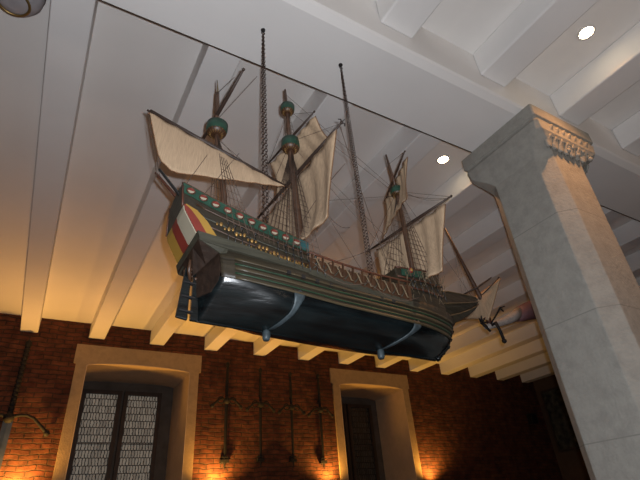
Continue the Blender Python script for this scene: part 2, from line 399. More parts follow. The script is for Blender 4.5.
# overhanging counter block
b = MB()
pr = [(-.040, .250), (.10, .238), (.33, .214), (.45, .200), (.45, .186), (.33, .196), (.08, .205), (-.028, .217)]
for side in (-1,):
    b.prism([(x, -.134+.010*(x < 0), z) for x, z in pr], (0, .012, 0)); b.prism([(x, .122, z) for x, z in pr], (0, .012, 0))
b.prism([(-.040, -.124, .250), (-.028, -.124, .217), (-.018, -.124, .217), (-.030, -.124, .250)], (0, .248, 0))
b.grid([[(-.034, y*.122, .221) for y in (-1, -.5, 0, .5, 1)], [(.046*abs(y)-.006, y*.116, .195-.045*(1-abs(y))) for y in (-1, -.5, 0, .5, 1)]], 1, smooth=False)
for side in (-1, 1):                                            # side cheeks of the counter
    b.prism([(-.034, side*.1235, .222), (.044, side*.120, .190), (.062, side*.128, .192), (.070, side*.128, .225)], (0, -side*.006, 0), 0)
b.build('counter', ['counter', 'sterndark'], ship, bevel=.002)
b = MB()
for i in range(13):
    b.ball((-.012+random.uniform(-.012, .022), random.uniform(-.03, .03), .19-.008*i*.5), random.uniform(.004, .008), 6)
for sgn in (-1, 1):
    b.tube([(-.012, 0, .13), (-.026, sgn*.02, .16), (-.03, sgn*.035, .19)], [.006, .007, .004], 6)
b.build('stern_carving', 'brownwood', ship)
MB().prism([(.004, -.006, -.004), (.034, -.006, -.004), (.016, -.006, .20), (-.008, -.006, .20)], (0, .012, 0)).build('sternpost', 'hull', ship)
# rudder with its own hinges
b = MB(); b.prism([(-.042, -.006, -.002), (-.004, -.006, -.006), (-.014, -.006, .175), (-.034, -.006, .175)], (0, .012, 0))
rud = b.build('rudder', 'hull', ship, bevel=.003)
for z in (.02, .07, .12): MB().box((-.034, -.008, z), (.008, .008, z+.005)).build('rudder_hinge', 'iron', rud)
# upper works: quarterdeck and poop, inset from the main hull
PZ0 = lambda x: interp([(-.092, .342), (-.078, .310), (-.05, .268), (-.03, .250), (.022, .245), (.1, .228), (.37, .205)], x)
PZ1 = lambda x: interp([(-.10, .448), (.0, .412), (.2, .366), (.372, .334)], x)
PY = lambda x, t: interp([(-.1, .100), (0, .108), (.37, .118)], x)-.018*t
pxs = [-.092, -.078, -.05, -.017, .022, .06, .1, .15, .2, .26, .32, .37]
b = MB()
for side in (-1, 1):
    b.grid([[(x-(.012*t if x < -.08 else 0), side*PY(x, t), lerp(PZ0(x), PZ1(x)-.030, t)) for x in pxs] for t in (0, .25, .5, .75, 1)], smooth=False)
b.build('quarterdeck_side', 'strake', ship, solid=.005, split=True)
b = MB()                                                        # mouldings along the quarterdeck
for side in (-1, 1):
    for t, rr, mi in ((.30, .0035, 0), (.52, .003, 1), (.80, .003, 0)):
        b.tube([(x, side*(PY(x, t)+.004), lerp(PZ0(x), PZ1(x)-.03, t)) for x in pxs[2:]], rr, 5, mi)
b.build('moulding', ['brownwood', 'counter'], ship, split=True)
b = MB()                                                        # stern board above the striped tuck
b.grid([[(-.093-.010*t, y*(.100-.018*t), lerp(.343, .448+.012*(1-y*y), t)) for y in (-1, -.5, 0, .5, 1)] for t in (0, .33, .66, 1)], smooth=False)
b.build('stern_board', 'counter', ship, solid=.006)
b = MB()                                                        # striped tuck: bands run fore and aft, stacked across
strp = ['white', 'red', 'yellow']
path = [(-.092, .345), (-.087, .326), (-.070, .297), (-.040, .250)]
edges = [-1.03, -.25, .34, 1.03]
for i in range(3):
    for (x0, z0), (x1, z1) in zip(path, path[1:]):
        w0 = PY(x0, 0)+.001; w1 = PY(x1, 0)+.001
        y0, y1 = edges[i], edges[i+1]
        vs = [b.bm.verts.new(p) for p in ((x0, y0*w0, z0), (x0, y1*w0, z0), (x1, y1*w1, z1), (x1, y0*w1, z1))]
        b.face(vs, i)
b.build('striped_tuck', strp, ship, solid=.006)
b = MB()                                                        # yellow and red quarter panel seen from the side
Q = [((-.093, .346), (-.086, .350)), ((-.088, .327), (-.048, .336)), ((-.071, .298), (-.010, .303)), ((-.042, .252), (.026, .254))]
for side in (-1, 1):
    for j, (o0, o1) in enumerate(((0, .52), (.52, 1))):
        b.grid([[(lerp(p[0], r_[0], o), side*(PY(p[0], 0)+.008), lerp(p[1], r_[1], o)) for p, r_ in Q] for o in (o0, o1)], j, smooth=False)
b.build('quarter_panel', ['red', 'yellow'], ship, solid=.003, split=True)
b = MB()                                                        # orange-brown edging of the stern
for side in (-1, 1): b.tube([(-.105, side*.084, .452), (-.096, side*.103, .343)], .004, 5)
b.build('stern_edging', 'redwood', ship, split=True)
# green bulwark with red and white medallions
b = MB(); bx = [-.104+.478*i/12 for i in range(13)]
for side in (-1, 1):
    b.grid([[(x, side*(PY(x, 1)+.003), PZ1(x)-.036+.040*t) for x in bx] for t in (0, 1)], smooth=False)
bul = b.build('painted_bulwark', 'green', ship, solid=.006, split=True)
bul2 = MB()
bul2.grid([[(x, -(PY(x, 1)+.007), PZ1(x)-.034+.036*t) for x in (.335, .374)] for t in (0, 1)], smooth=False); bul2.build('bulwark_end_panel', 'teal', bul, solid=.002)
for i in range(10):
    x = -.075+.0445*i
    for side in (-1, 1):
        md = MB(); c = Vector((x, side*(PY(x, 1)+.0085), PZ1(x)-.017))
        n = 14; ring = [md.bm.verts.new(c+Vector((.0135*math.cos(2*PI*k/n), 0, .0125*math.sin(2*PI*k/n)))) for k in range(n)]
        md.face([ring[k] for k in range(0, n//2+1)], 0); md.face([ring[k % n] for k in range(n//2, n+1)], 1)
        md.torus(c, .0135, .0016, (1, 0, 0), (0, 0, 1), 14, 5, 2, 1, .93)
        md.build('medallion', ['red', 'white', 'redwood'], bul, solid=.002)
b = MB()
for side in (-1, 1):
    b.tube([(x, side*(PY(x, 1)+.002), PZ1(x)+.006) for x in bx], .004, 5)
b.build('poop_rail', 'redwood', ship, split=True)
# decks, so that light does not fall through the hull
b = MB()
b.prism([(0, -.10, .238), (0, .10, .238), (.37, .115, .222), (.78, .115, .185), (1.05, .05, .175), (1.11, 0, .17), (1.05, -.05, .175), (.78, -.115, .185), (.37, -.115, .222)], (0, 0, .005)); b.build('main_deck', 'brownwood', ship)
b = MB(); b.prism([(-.09, -.085, .405), (-.09, .085, .405), (.37, .1, .300), (.37, -.1, .300)], (0, 0, .005)); b.build('poop_deck', 'brownwood', ship)
b = MB(); b.box((.366, -.1, .205), (.371, .1, .335)); b.build('poop_bulkhead', 'brownwood', ship)
# gilded carvings below the quarterdeck
b = MB(); random.seed(5)
for i in range(26):
    x = .02+.014*i
    z = interp([(0, .300), (.13, .272), (.20, .246), (.40, .208)], x)
    for side in (-1, 1):
        b.ball((x, side*.1245, z+.006*math.sin(i*2.1)), .0050+.0018*(i % 2), 6, 0, (1, .6, 1.3))
b.build('gilded_carving', 'gold', ship, split=True)
b = MB()
for i in range(16):
    x = .10+.018*i
    for side in (-1, 1): b.tube([(x, side*.127, .226-.05*(x-.1)), (x+.006, side*.129, .244-.07*(x-.1)), (x+.014, side*.127, .228-.05*(x-.1))], .0022, 4)
b.build('gilded_carving', 'gold', ship, split=True)
# waist rail with posts and looping ornament
RZ = lambda x: interp([(.36, .278), (.5, .266), (.65, .262), (.82, .268)], x)
GW = lambda x: interp([(.36, .208), (.5, .194), (.65, .186), (.82, .180)], x)
b = MB()
for side in (-1, 1):
    b.tube([(x, side*.134, RZ(x)) for x in [.36+.46*i/12 for i in range(13)]], .0042, 6)
wr = b.build('waist_rail', 'redwood', ship, split=True)
for i in range(11):
    x = .375+.043*i
    for side in (-1, 1):
        MB().box((x-.003, side*.134-.003, GW(x)), (x+.003, side*.134+.003, RZ(x))).build('rail_post', 'brownwood', wr)
b = MB()
for side in (-1, 1):
    for i in range(10):
        x = .377+.043*i; z0 = GW(x)+.006; h = RZ(x)-GW(x)-.014
        b.tube([(x, side*.137, z0+h*.75), (x+.010, side*.138, z0+h*.78), (x+.020, side*.139, z0+h*.45), (x+.030, side*.138, z0+h*.1), (x+.042, side*.137, z0+h*.12)], [.0014, .0024, .0028, .0024, .0014], 5, 0)
        b.tube([(x, side*.137, z0+.002), (x+.014, side*.138, z0+h*.3), (x+.022, side*.139, z0+h*.8)], .0022, 4, 1)
b.build('rail_ornament', ['paleR', 'counter'], wr, split=True)
b = MB()
for side in (-1, 1):
    b.grid([[(x, side*.133, lerp(GW(x)-.02, GW(x)+.004, t)) for x in [.36+.46*i/8 for i in range(9)]] for t in (0, 1)], smooth=False)
for side in (-1, 1):
    b.grid([[(x, side*.131, lerp(GW(x), RZ(x)-.020, t)) for x in [.36+.46*i/8 for i in range(9)]] for t in (0, 1)], 1, smooth=False)
b.build('gunwale', ['counter', 'brownwood'], ship, solid=.006, split=True)
b = MB()                                                        # drooping rope along the gunwale
for side in (-1,):
    for x0, x1 in ((.37, .62), (.6, .86)):
        b.tube([(lerp(x0, x1, i/8), side*.141, lerp(GW(x0)+.03, GW(x1)+.03, i/8)-.045*math.sin(PI*i/8)) for i in range(9)], .0016, 4)
b.build('slack_rope', 'rope', ship)
# forecastle
FZ1 = lambda x: interp([(.77, .330), (.86, .345), (1.04, .385)], x)
FYW = lambda x: interp([(.77, .124), (.92, .108), (1.06, .076)], x)
fx = [.77, .82, .87, .92, .97, 1.02, 1.05]
b = MB()
for side in (-1, 1):
    b.grid([[(x, side*(FYW(x)-.010*t), lerp(.175, FZ1(x), t)) for x in fx] for t in (0, .33, .66, 1)], smooth=False)
b.grid([[(1.05+.004*t, y*(.076-.012*t), lerp(.175, FZ1(1.05), t)) for y in (-1, 0, 1)] for t in (0, 1)], smooth=False)
b.grid([[(.77, y*(.124-.010*t), lerp(.2, FZ1(.77), t)) for y in (-1, 0, 1)] for t in (0, 1)], smooth=False)
b.build('forecastle', 'strake', ship, solid=.006)
b = MB(); b.prism([(.77, -.113, .30), (.77, .113, .30), (1.05, .066, .35), (1.05, -.066, .35)], (0, 0, .005)); b.build('forecastle_deck', 'brownwood', ship)
b = MB()
for side in (-1, 1):
    b.tube([(x, side*(FYW(x)-.006), FZ1(x)+.006) for x in fx], .004, 5)
    b.tube([(x, side*(FYW(x)+.002), .25+.1*(x-.77)) for x in fx], .004, 5)
    b.tube([(x, side*(FYW(x)+.001), .29+.12*(x-.77)) for x in fx], .003, 5)
b.build('forecastle_rail', 'redwood', ship, split=True)
b = MB()
b.grid([[(x, -(FYW(x)-.003), FZ1(x)-.03+.03*t) for x in (.80, .86, .93)] for t in (0, 1)], 0, smooth=False)
b.ball((.845, -.124, .335), .011, 8, 1, (1, .4, 1)); b.ball((.845, -.127, .335), .006, 8, 2, (1, .4, 1))
b.build('painted_shield', ['green', 'red', 'yellow'], ship, solid=.004)
# beakhead
b = MB()
bk = [(1.03, .070, .155, .303), (1.10, .062, .178, .320), (1.18, .050, .216, .334), (1.26, .036, .262, .348), (1.32, .022, .305, .358), (1.348, .008, .333, .362)]
rows = [[(x, -hw, zt), (x, -hw*.95, (zt+zb)/2), (x, -hw*.35, zb), (x, hw*.35, zb), (x, hw*.95, (zt+zb)/2), (x, hw, zt)] for x, hw, zb, zt in bk]
R = b.grid(rows, smooth=False, close=True); b.face(R[0]); b.face(R[-1])
b.build('beakhead', 'strake', ship)
b = MB()
for side in (-1, 1):
    for f in (.25, .62): b.tube([(x, side*(hw*(.6+.4*min(1, f*1.6))+.003), lerp(zb, zt, f)) for x, hw, zb, zt in bk], .0032, 5)
    b.tube([(x, side*hw, zt+.004) for x, hw, zb, zt in bk], .004, 5)
b.build('beakhead_moulding', 'wale', ship, split=True)
b = MB(); stem = [(XE(z)+.002, 0, z+dd(1.1)*min(1, z/.1)+.024*(1-min(1, z/.1))) for z in (0, .04, .08, .12, .16, .2, .24)]
b.tube(stem, .010, 6)
for i, p in enumerate(stem): b.ball((p[0]+.012, 0, p[2]+.006), .009, 6)
b.build('stem', 'hull', ship)
# iron straps carrying the hull: fan-shaped foot on the wale, tongue down to the keel
for x0, x1 in ((.285, .262), (.822, .735)):
    b = MB(); rows = []
    N = 9
    for i in range(N):
        t = i/(N-1); z = lerp(.104, .0, t); xx = lerp(x0, x1, t**1.3)
        wd = interp([(0, .023), (.2, .017), (.4, .011), (.7, .009), (1, .008)], t)
        row = []
        for q in (-1, -.5, 0, .5, 1):
            x = xx+q*wd
            u = (x-XS(z))/(XE(z)-XS(z)); p = hp(u, z, -1, .006)
            if i == 0: p.z += (.014, .002, .018, .002, .014)[int((q+1)*2)]
            row.append(p)
        rows.append(row)
    b.grid(rows); kz = -.004+.020*(x1/1.03)**2
    b.lathe([(.009, kz-.026), (.012, kz-.018), (.012, kz), (.007, kz+.016)], (x1, -.012, 0), 10)
    b.build('hull_strap', 'strap', ship, solid=.004)
for i in range(9):                                              # ports along the wale
    x = .28+.055*i
    MB().box((x-.007, -.142, .168+dd(x)), (x+.007, -.136, .182+dd(x))).build('gun_port', 'black', ship)

# masts: tapered pole, fighting tops, yards, sails
def mast(name, pts, rad, parent=ship): return MB().tube(pts, rad, 10).build(name, 'mast', parent)
mz = mast('mizzen_mast', [(.085, 0, .25), (.067, 0, .523), (.010, 0, .806), (.0, 0, .89)], [.013, .012, .010, .009])
MB().tube([(.0, 0, .86), (-.008, 0, 1.0), (-.014, 0, 1.065)], [.009, .0095, .0085], 8).build('topmast', 'mast', mz)
MB().tube([(-.012, 0, 1.06), (-.025, 0, 1.146)], [.005, .0015], 6).build('mast_tip', 'paleR', mz)
mm = mast('main_mast', [(.405, 0, .2), (.395, 0, .442), (.349, 0, .853), (.340, 0, .96)], [.017, .016, .013, .011])
MB().tube([(.340, 0, .94), (.326, 0, 1.12), (.310, 0, 1.278)], [.0095, .0075, .0055], 8).build('topmast', 'mast', mm)
fm = mast('fore_mast', [(.975, 0, .25), (.969, 0, .473), (.947, 0, .845), (.940, 0, .93)], [.013, .012, .0095, .008])
MB().tube([(.942, 0, .9), (.926, 0, 1.0), (.906, 0, 1.113)], [.0075, .0065, .005], 8).build('topmast', 'mast', fm)
def fighting_top(x, z, r, h, parent, col='green'):
    b = MB()
    b.lathe([(r*.45, z), (r*.8, z+h*.14), (r*.95, z+h*.26), (r*.96, z+h*.30)], (x, 0, 0), 24, 0)
    for k in range(16):
        a = 2*PI*k/16; b.tube([(x+r*.5*math.cos(a), r*.5*math.sin(a), z), (x+r*.95*math.cos(a), r*.95*math.sin(a), z+h*.27)], .0016, 4, 1)
    t = b.build('fighting_top', ['brownwood', 'gold'], parent)
    b = MB()
    rows = [[(x+rr*math.cos(2*PI*k/24), rr*math.sin(2*PI*k/24), zz) for k in range(24)] for rr, zz in ((r*.95, z+h*.26), (r*1.04, z+h*.5), (r*1.05, z+h), (r*.96, z+h), (r*.95, z+h*.5))]
    b.grid(rows, close=True)
    b.build('top_rim', col, t); return t
fighting_top(.005, .812, .042, .060, mz)
fighting_top(.346, .880, .041, .062, mm)
fighting_top(.326, 1.115, .032, .052, mm)
fighting_top(.947, .850, .033, .045, fm)
def yard(name, a, b_, r, parent, knob=True):
    a, b_ = Vector(a), Vector(b_); m = MB()
    m.tube([a, a.lerp(b_, .3), a.lerp(b_, .5), a.lerp(b_, .7), b_], [r*.5, r*.95, r, r*.95, r*.5], 8)
    if knob:
        for e in (a, b_): m.ball(e, r*.9, 6)
    return m.build(name, 'yard', parent)
def cloth(rows, name, parent, seams=6, edge='bolt'):
    """rows: head..foot lists of points; seams as raised tapes, bolt rope round the edge"""
    b = MB(); b.grid(rows); o = b.build(name, 'sail', parent, solid=.0025)
    e = MB(); n = len(rows[0])
    per = [r[0] for r in rows]; per2 = [r[-1] for r in rows]
    e.tube(per, .0022, 5); e.tube(per2, .0022, 5); e.tube(rows[-1], .0022, 5); e.build('bolt_rope', edge, o)
    s = MB()
    for k in range(1, seams):
        j = round(k*(n-1)/seams); s.tube([r[j] for r in rows], .0011, 4)
    s.build('seam', 'sail', o)
    return o
def square_sail(name, parent, top, ta, foot, fa, belly, n=24, m=16, roach=.03, skew=0., wrinkle=.005):
    (tx, tz), (fx_, fz) = top, foot; rows = []
    for i in range(m+1):
        t = i/m; row = []
        for j in range(n+1):
            q = -1+2*j/n
            hw = lerp(ta, fa, t)-roach*math.sin(PI*t)
            bel = belly*math.sin(PI*min(1, t*.9+.05))*(1-.65*q*q)
            z = lerp(tz, fz, t)+ (roach*.8*(1-q*q)*t*t)
            row.append(Vector((lerp(tx, fx_, t)+bel+skew*q+wrinkle*math.sin(q*17+t*3), q*hw, z)))
        rows.append(row)
    return cloth(rows, name, parent, 8)
yard('main_yard', (.39, -.352, .752), (.35, .352, .742), .0085, mm)
b = MB()                                                        # iron hooks at the yard arm
for sgn in (1,):
    e = Vector((.39, -.352, .752))
    for dz, dx in ((.016, .012), (-.016, .010), (.004, -.018)): b.tube([e, e+Vector((dx*.6, -.010, dz*.7)), e+Vector((dx, -.004, dz*1.2))], .0024, 4)
b.build('yard_hook', 'iron', mm)
square_sail('main_course', mm, (.375, .735), .325, (.352, .330), .290, .045)
yard('main_topsail_yard', (.361, -.195, .955), (.322, .195, .955), .006, mm)
square_sail('main_topsail', mm, (.348, .948), .180, (.400, .775), .235, .030, roach=.02, skew=-.02)
yard('fore_yard', (1.005, -.277, .677), (.94, .277, .677), .0075, fm)
square_sail('fore_course', fm, (.985, .668), .230, (.930, .322), .200, .030, skew=-.02, roach=.015)
yard('fore_topsail_yard', (.872, -.175, .975), (1.01, .175, .965), .0055, fm)
square_sail('fore_topsail', fm, (.948, .962), .160, (.900, .690), .175, .026, skew=.055, roach=.02)
yard('crossjack_yard', (.016, -.245, .957), (-.02, .20, .90), .0085, mz)
# lateen sail and its long slanting yard, on the camera's side of the mizzen
ya, yb = Vector((-.272, -.030, .783)), Vector((.322, -.030, .640))
m_ = MB(); m_.tube([ya, ya.lerp(yb, .35), ya.lerp(yb, .55), yb], [.004, .0075, .0075, .004], 8)
m_.tube([ya+Vector((.012, .014, .022)), ya.lerp(yb, .5)+Vector((0, .010, .012))], [.003, .005], 6)
m_.build('lateen_yard', 'yard', mz)
foot = [(-.258, .770), (-.225, .665), (-.190, .572), (-.142, .533), (-.05, .552), (.052, .575), (.14, .598), (.2, .612), (.26, .628), (.300, .642)]
rows = []
for i in range(13):
    t = i/12; row = []
    for j in range(28):
        u = j/27; a_ = ya.lerp(yb, .015+.96*u)
        k_ = u**.75*(len(foot)-1) if u < 1 else len(foot)-1
        k0 = min(int(k_), len(foot)-2); f = k_-k0
        lo = Vector((lerp(foot[k0][0], foot[k0+1][0], f), -.030, lerp(foot[k0][1], foot[k0+1][1], f)))
        p = a_.lerp(lo, t); p.y -= .010*math.sin(PI*u)*math.sin(PI*min(1, t*.8+.02))+.0025*math.sin(u*40); p.z -= .006
        row.append(p)
    rows.append(row)
cloth(rows, 'lateen_sail', mz, 9)
b = MB()
b.tube([(-.186, -.04, .516), (-.089, -.04, .418), (-.02, -.04, .36)], [.0045, .006, .006], 6, 0)
b.build('stern_spar', 'black', ship)
MB().tube([(-.189, .02, .545), (-.094, .02, .458), (-.02, .02, .39)], [.0045, .006, .006], 6, 0).build('stern_spar', 'redwood', ship)

# standing rigging
def shrouds(name, topp, xs_, y, zf, parent, nr=15):
    for side in (-1, 1):
        b = MB(); lines = []
        for x in xs_:
            a0 = Vector((topp[0], side*.012, topp[1])); a1 = Vector((x, side*y(x), zf(x)))
            b.tube([a0, a1], .0014, 4); lines.append((a0, a1))
        for i in range(2, nr):
            t = .12+.86*i/nr
            b.tube([l[0].lerp(l[1], t) for l in lines], .0009, 3)
        b.build(name, 'rope', parent)
shrouds('shrouds', (.008, .80), (.06, .085, .11, .135, .16), lambda x: .118, lambda x: .30-.14*(x-.05), mz, 12)
shrouds('shrouds', (.346, .87), (.27, .30, .33, .36, .39, .42), lambda x: .132, lambda x: .262-.1*(x-.27), mm, 18)
shrouds('shrouds', (.946, .845), (.86, .89, .92, .95, .98, 1.01), lambda x: .118, lambda x: .30, fm, 16)
shrouds('topmast_shrouds', (.328, 1.11), (.335, .352), lambda x: .033, lambda x: .94, mm, 6)
# channels, deadeyes and chain plates
for xs_, z0, yy in (((.06, .085, .11, .135, .16), .285, .122), ((.24, .27, .30, .33, .36, .39, .42), .255, .136), ((.84, .86, .89, .92, .95, .98, 1.01), .290, .124)):
    for side in (-1, 1):
        for x in xs_:
            z2 = z0-.12*(x-xs_[0]); b = MB()
            b.ball((x, side*(yy-.006), z2+.030), .0055, 6); b.ball((x, side*(yy-.002), z2), .0055, 6)
            b.tube([(x, side*(yy-.006), z2+.03), (x, side*yy, z2-.002), (x+.003, side*(yy+.005), z2-.045)], .0018, 4)
            b.build('deadeye', 'black', ship)
random.seed(11)
b = MB()                                                        # lanyards and net on the forecastle side
for i in range(46):
    x = random.uniform(.79, 1.05); z = random.uniform(.20, .34)
    b.tube([(x, -FYW(x)-.012, z), (x+random.uniform(-.025, .025), -FYW(x)-.016, z+random.uniform(.015, .05))], .0013, 3)
b.build('lanyards', 'paleR', ship)
b = MB()
for i in range(14):
    x = .13+.019*i; zt_ = PZ1(x)-.035
    b.tube([(x, -.118, zt_), (x+.002, -.128, zt_-.055)], .0013, 3)
b.build('quarter_lanyards', 'rope', ship)
def line(a, b_, r=.0011, sag=0.):
    a, b_ = Vector(a), Vector(b_)
    return [a.lerp(b_, i/8)-Vector((0, 0, sag*math.sin(PI*i/8))) for i in range(9)], r
def rig(name, lines, parent, m='rope'):
    b = MB()
    for pts, r in lines: b.tube(pts, r, 4)
    b.build(name, m, parent)
rig('mizzen_rigging', [line((-.005, 0, .89), (.075, -.243, .955)), line((-.016, 0, 1.06), (-.003, -.20, .95)), line((.005, 0, .80), (.155, -.06, .64)), line((.0, -.02, .74), (-.10, -.09, .43)), line((.1, -.03, .73), (-.03, -.10, .42)), line((-.266, -.03, .77), (-.18, 0, .50)), line((-.25, .01, .76), (-.16, .02, .50)), line((.0, 0, .82), (.35, 0, .50))], mz)
rig('main_stays', [line((.345, 0, .95), (.93, 0, .50)), line((.345, 0, .93), (.88, -.05, .37)), line((.32, 0, 1.15), (.94, 0, .86)), line((.31, 0, 1.25), (.94, 0, .88)), line((.39, -.35, .75), (.345, 0, .94)), line((.35, .35, .74), (.345, 0, .94)), line((.39, -.34, .74), (.82, -.03, .36), .0013, .03), line((.352, -.29, .33), (.60, -.12, .27)), line((.361, -.19, .955), (.325, 0, 1.11)), line((.322, .19, .955), (.325, 0, 1.11)), line((.352, -.290, .335), (.55, -.13, .45), .0011, .02), line((.352, .29, .33), (.12, .11, .35))], mm)
rig('fore_stays', [line((.945, 0, .90), (1.335, 0, .365)), line((1.0, -.27, .677), (.945, 0, .88)), line((.94, .27, .677), (.945, 0, .88)), line((.94, 0, .85), (.42, -.03, .60)), line((.94, .27, .677), (.82, .05, .36), .0015), line((1.0, -.27, .67), (.95, -.05, .84), .001, .03), line((.99, -.26, .67), (.93, 0, .88), .001, .02), line((.872, -.175, .975), (.915, 0, 1.05)), line((.93, -.22, .30), (.99, -.09, .37)), line((.85, 0, .55), (.42, 0, .30), .0011, .02)], fm)
rig('sail_brails', [line((.43, -.30, .60), (.395, -.03, .50), .0015, -.015), line((.425, -.14, .50), (.36, -.2, .33), .0015)], mm)

# ------------------------------------------------------------------ chains from the girder
def chain_run(b, p0, p1, pitch, R, r):
    p0, p1 = Vector(p0), Vector(p1); L = (p1-p0).length; n = int(L/pitch); d = (p1-p0).normalized()
    a = Vector((0, 1, 0)).cross(d).normalized(); c = d.cross(a)
    for i in range(n):
        q = p0+d*(pitch*(i+.5)); side = a if i % 2 else c
        b.torus(q, R, r, d, side, 8, 4, 0, 1., .62)
def hang_chain(x, zend, label):
    r = empty('hanging_chain', (x, 1.377, GZ)); tag(r, label, 'chain', 'chains holding up the galleon')
    b = MB(); b.lathe([(.012, 0), (.012, -.006), (.004, -.012), (.004, -.02)], n=10); b.torus((0, 0, -.028), .009, .0025, (1, 0, 0), (0, 0, 1), 10, 5)
    b.build('ceiling_hook', 'iron', r)
    for s_ in (-1, 1):
        c = MB(); xs2 = s_*.012
        chain_run(c, (s_*.001, 0, -.036), (s_*.006, 0, (zend-GZ)*.3), .0160, .0105, .0016)
        chain_run(c, (s_*.006, 0, (zend-GZ)*.3), (s_*.009, 0, zend-GZ), .0160, .0105, .0016)
        c.build('chain_strand', 'chain', r)
    return r
hang_chain(.629, .895, 'long iron chain from the girder to the galleon, left one beside the main mast')
hang_chain(1.113, .755, 'long iron chain from the girder to the galleon, right one before the foremast')

# ------------------------------------------------------------------ smaller ship model beyond the bow, half behind the pillar
sm = empty('small_ship_model', (2.98, 2.1, 1.17), (0, -math.radians(0), 0))
tag(sm, 'small pale ship model hanging bow down between the galleon\'s bow and the pillar', 'ship model')
def q_(x, y, z): return (x-2.98, y-2.1, z-1.17)
b = MB(); rows = []
for (x, z, hw, h) in ((2.655, 1.125, .010, .018), (2.74, 1.150, .022, .028), (2.85, 1.185, .026, .032), (2.97, 1.235, .034, .045), (3.06, 1.28, .045, .060)):
    rows.append([q_(x+h*.35*math.sin(a), 2.1+hw*math.cos(a), z+h*math.sin(a)) for a in [2*PI*k/14 for k in range(14)]])
R = b.grid(rows, close=True); b.face(R[0]); b.face(R[-1]); b.build('bow_hull', 'palehull', sm)
b = MB(); rows = []
for (x, z, hw, h) in ((3.062, 1.282, .047, .063), (3.16, 1.315, .075, .080), (3.35, 1.38, .10, .095), (3.55, 1.45, .09, .09), (3.68, 1.50, .07, .085)):
    rows.append([q_(x+h*.35*math.sin(a), 2.1+hw*math.cos(a), z+h*math.sin(a)) for a in [2*PI*k/14 for k in range(14)]])
R = b.grid(rows, close=True); b.face(R[0]); b.face(R[-1]); b.build('main_hull', 'purple', sm)
b = MB(); b.tube([q_(2.500, 2.1, 1.925), q_(2.60, 2.1, 1.62), q_(2.681, 2.1, 1.395), q_(2.72, 2.1, 1.27)], [.005, .012, .017, .018], 10); mst = b.build('mast', 'mast', sm)
MB().tube([q_(2.70, 2.1, 1.32), q_(2.715, 2.1, 1.14)], [.019, .020], 10).build('mast_foot', 'redwood', sm)
MB().tube([q_(2.715, 1.975, 1.472), q_(2.655, 2.085, 1.425), q_(2.557, 2.235, 1.382)], [.004, .0075, .004], 8).build('bare_yard', 'yard', mst)
MB().tube([q_(2.735, 1.925, 1.455), q_(2.70, 2.08, 1.375), q_(2.655, 2.47, 1.335)], [.004, .006, .004], 8).build('sail_yard', 'yard', mst)
rows = []
for i in range(11):
    t = i/10; row = []
    for j in range(21):
        u = j/20; a_ = Vector((2.745, 1.922, 1.450)).lerp(Vector((2.655, 2.44, 1.325)), u)
        bt = Vector((2.675, 2.07, 1.165)).lerp(Vector((2.66, 2.42, 1.26)), u)
        p = a_.lerp(bt, t); p.x -= .03*math.sin(PI*t)*math.sin(PI*u); p.z += .03*math.sin(PI*u)*t
        row.append(q_(*p))
    rows.append([Vector(p) for p in row])
cloth(rows, 'sail', mst, 5)
b = MB(); b.tube([q_(2.712, 2.088, 1.138), q_(2.702, 2.04, 1.140), q_(2.712, 2.03, 1.08), q_(2.722, 2.03, 1.02)], [.008, .013, .011, .012], 8); b.ball(q_(2.724, 2.03, 1.005), .018, 8)
b.build('hanging_fitting', 'iron', sm)
b = MB()
for a in range(7):
    t = a*2*PI/7; b.tube([q_(2.63, 2.1, 1.155), q_(2.63+.045*math.cos(t), 2.08, 1.155+.045*math.sin(t))], [.010, .004], 5)
b.tube([q_(2.63, 2.1, 1.15), q_(2.675, 2.08, 1.085)], [.010, .008], 6)
b.build('bow_carving', 'iron', sm)
b = MB(); b.tube([q_(2.705, 2.085, 1.150), q_(2.71, 2.02, 1.195), q_(2.745, 2.0, 1.245), q_(2.80, 2.0, 1.265)], [.005, .006, .007, .004], 6); b.tube([q_(2.745, 2.0, 1.24), q_(2.77, 2.0, 1.22)], .006, 6)
b.build('cleat', 'iron', sm)
rig('shroud_lines', [line(q_(2.56, 2.1, 1.75), q_(2.62, 2.16, 1.40)), line(q_(2.54, 2.1, 1.8), q_(2.60, 2.18, 1.42)), line(q_(2.58, 2.1, 1.70), q_(2.66, 2.14, 1.40))], mst)
wsup = MB().tube([(3.45, 2.1, 1.50), (3.45, 2.1, SL)], .003, 6).build('hanging_wire', 'iron')
tag(wsup, 'thin iron wire from the ceiling to the small pale ship model behind the pillar', 'wire')

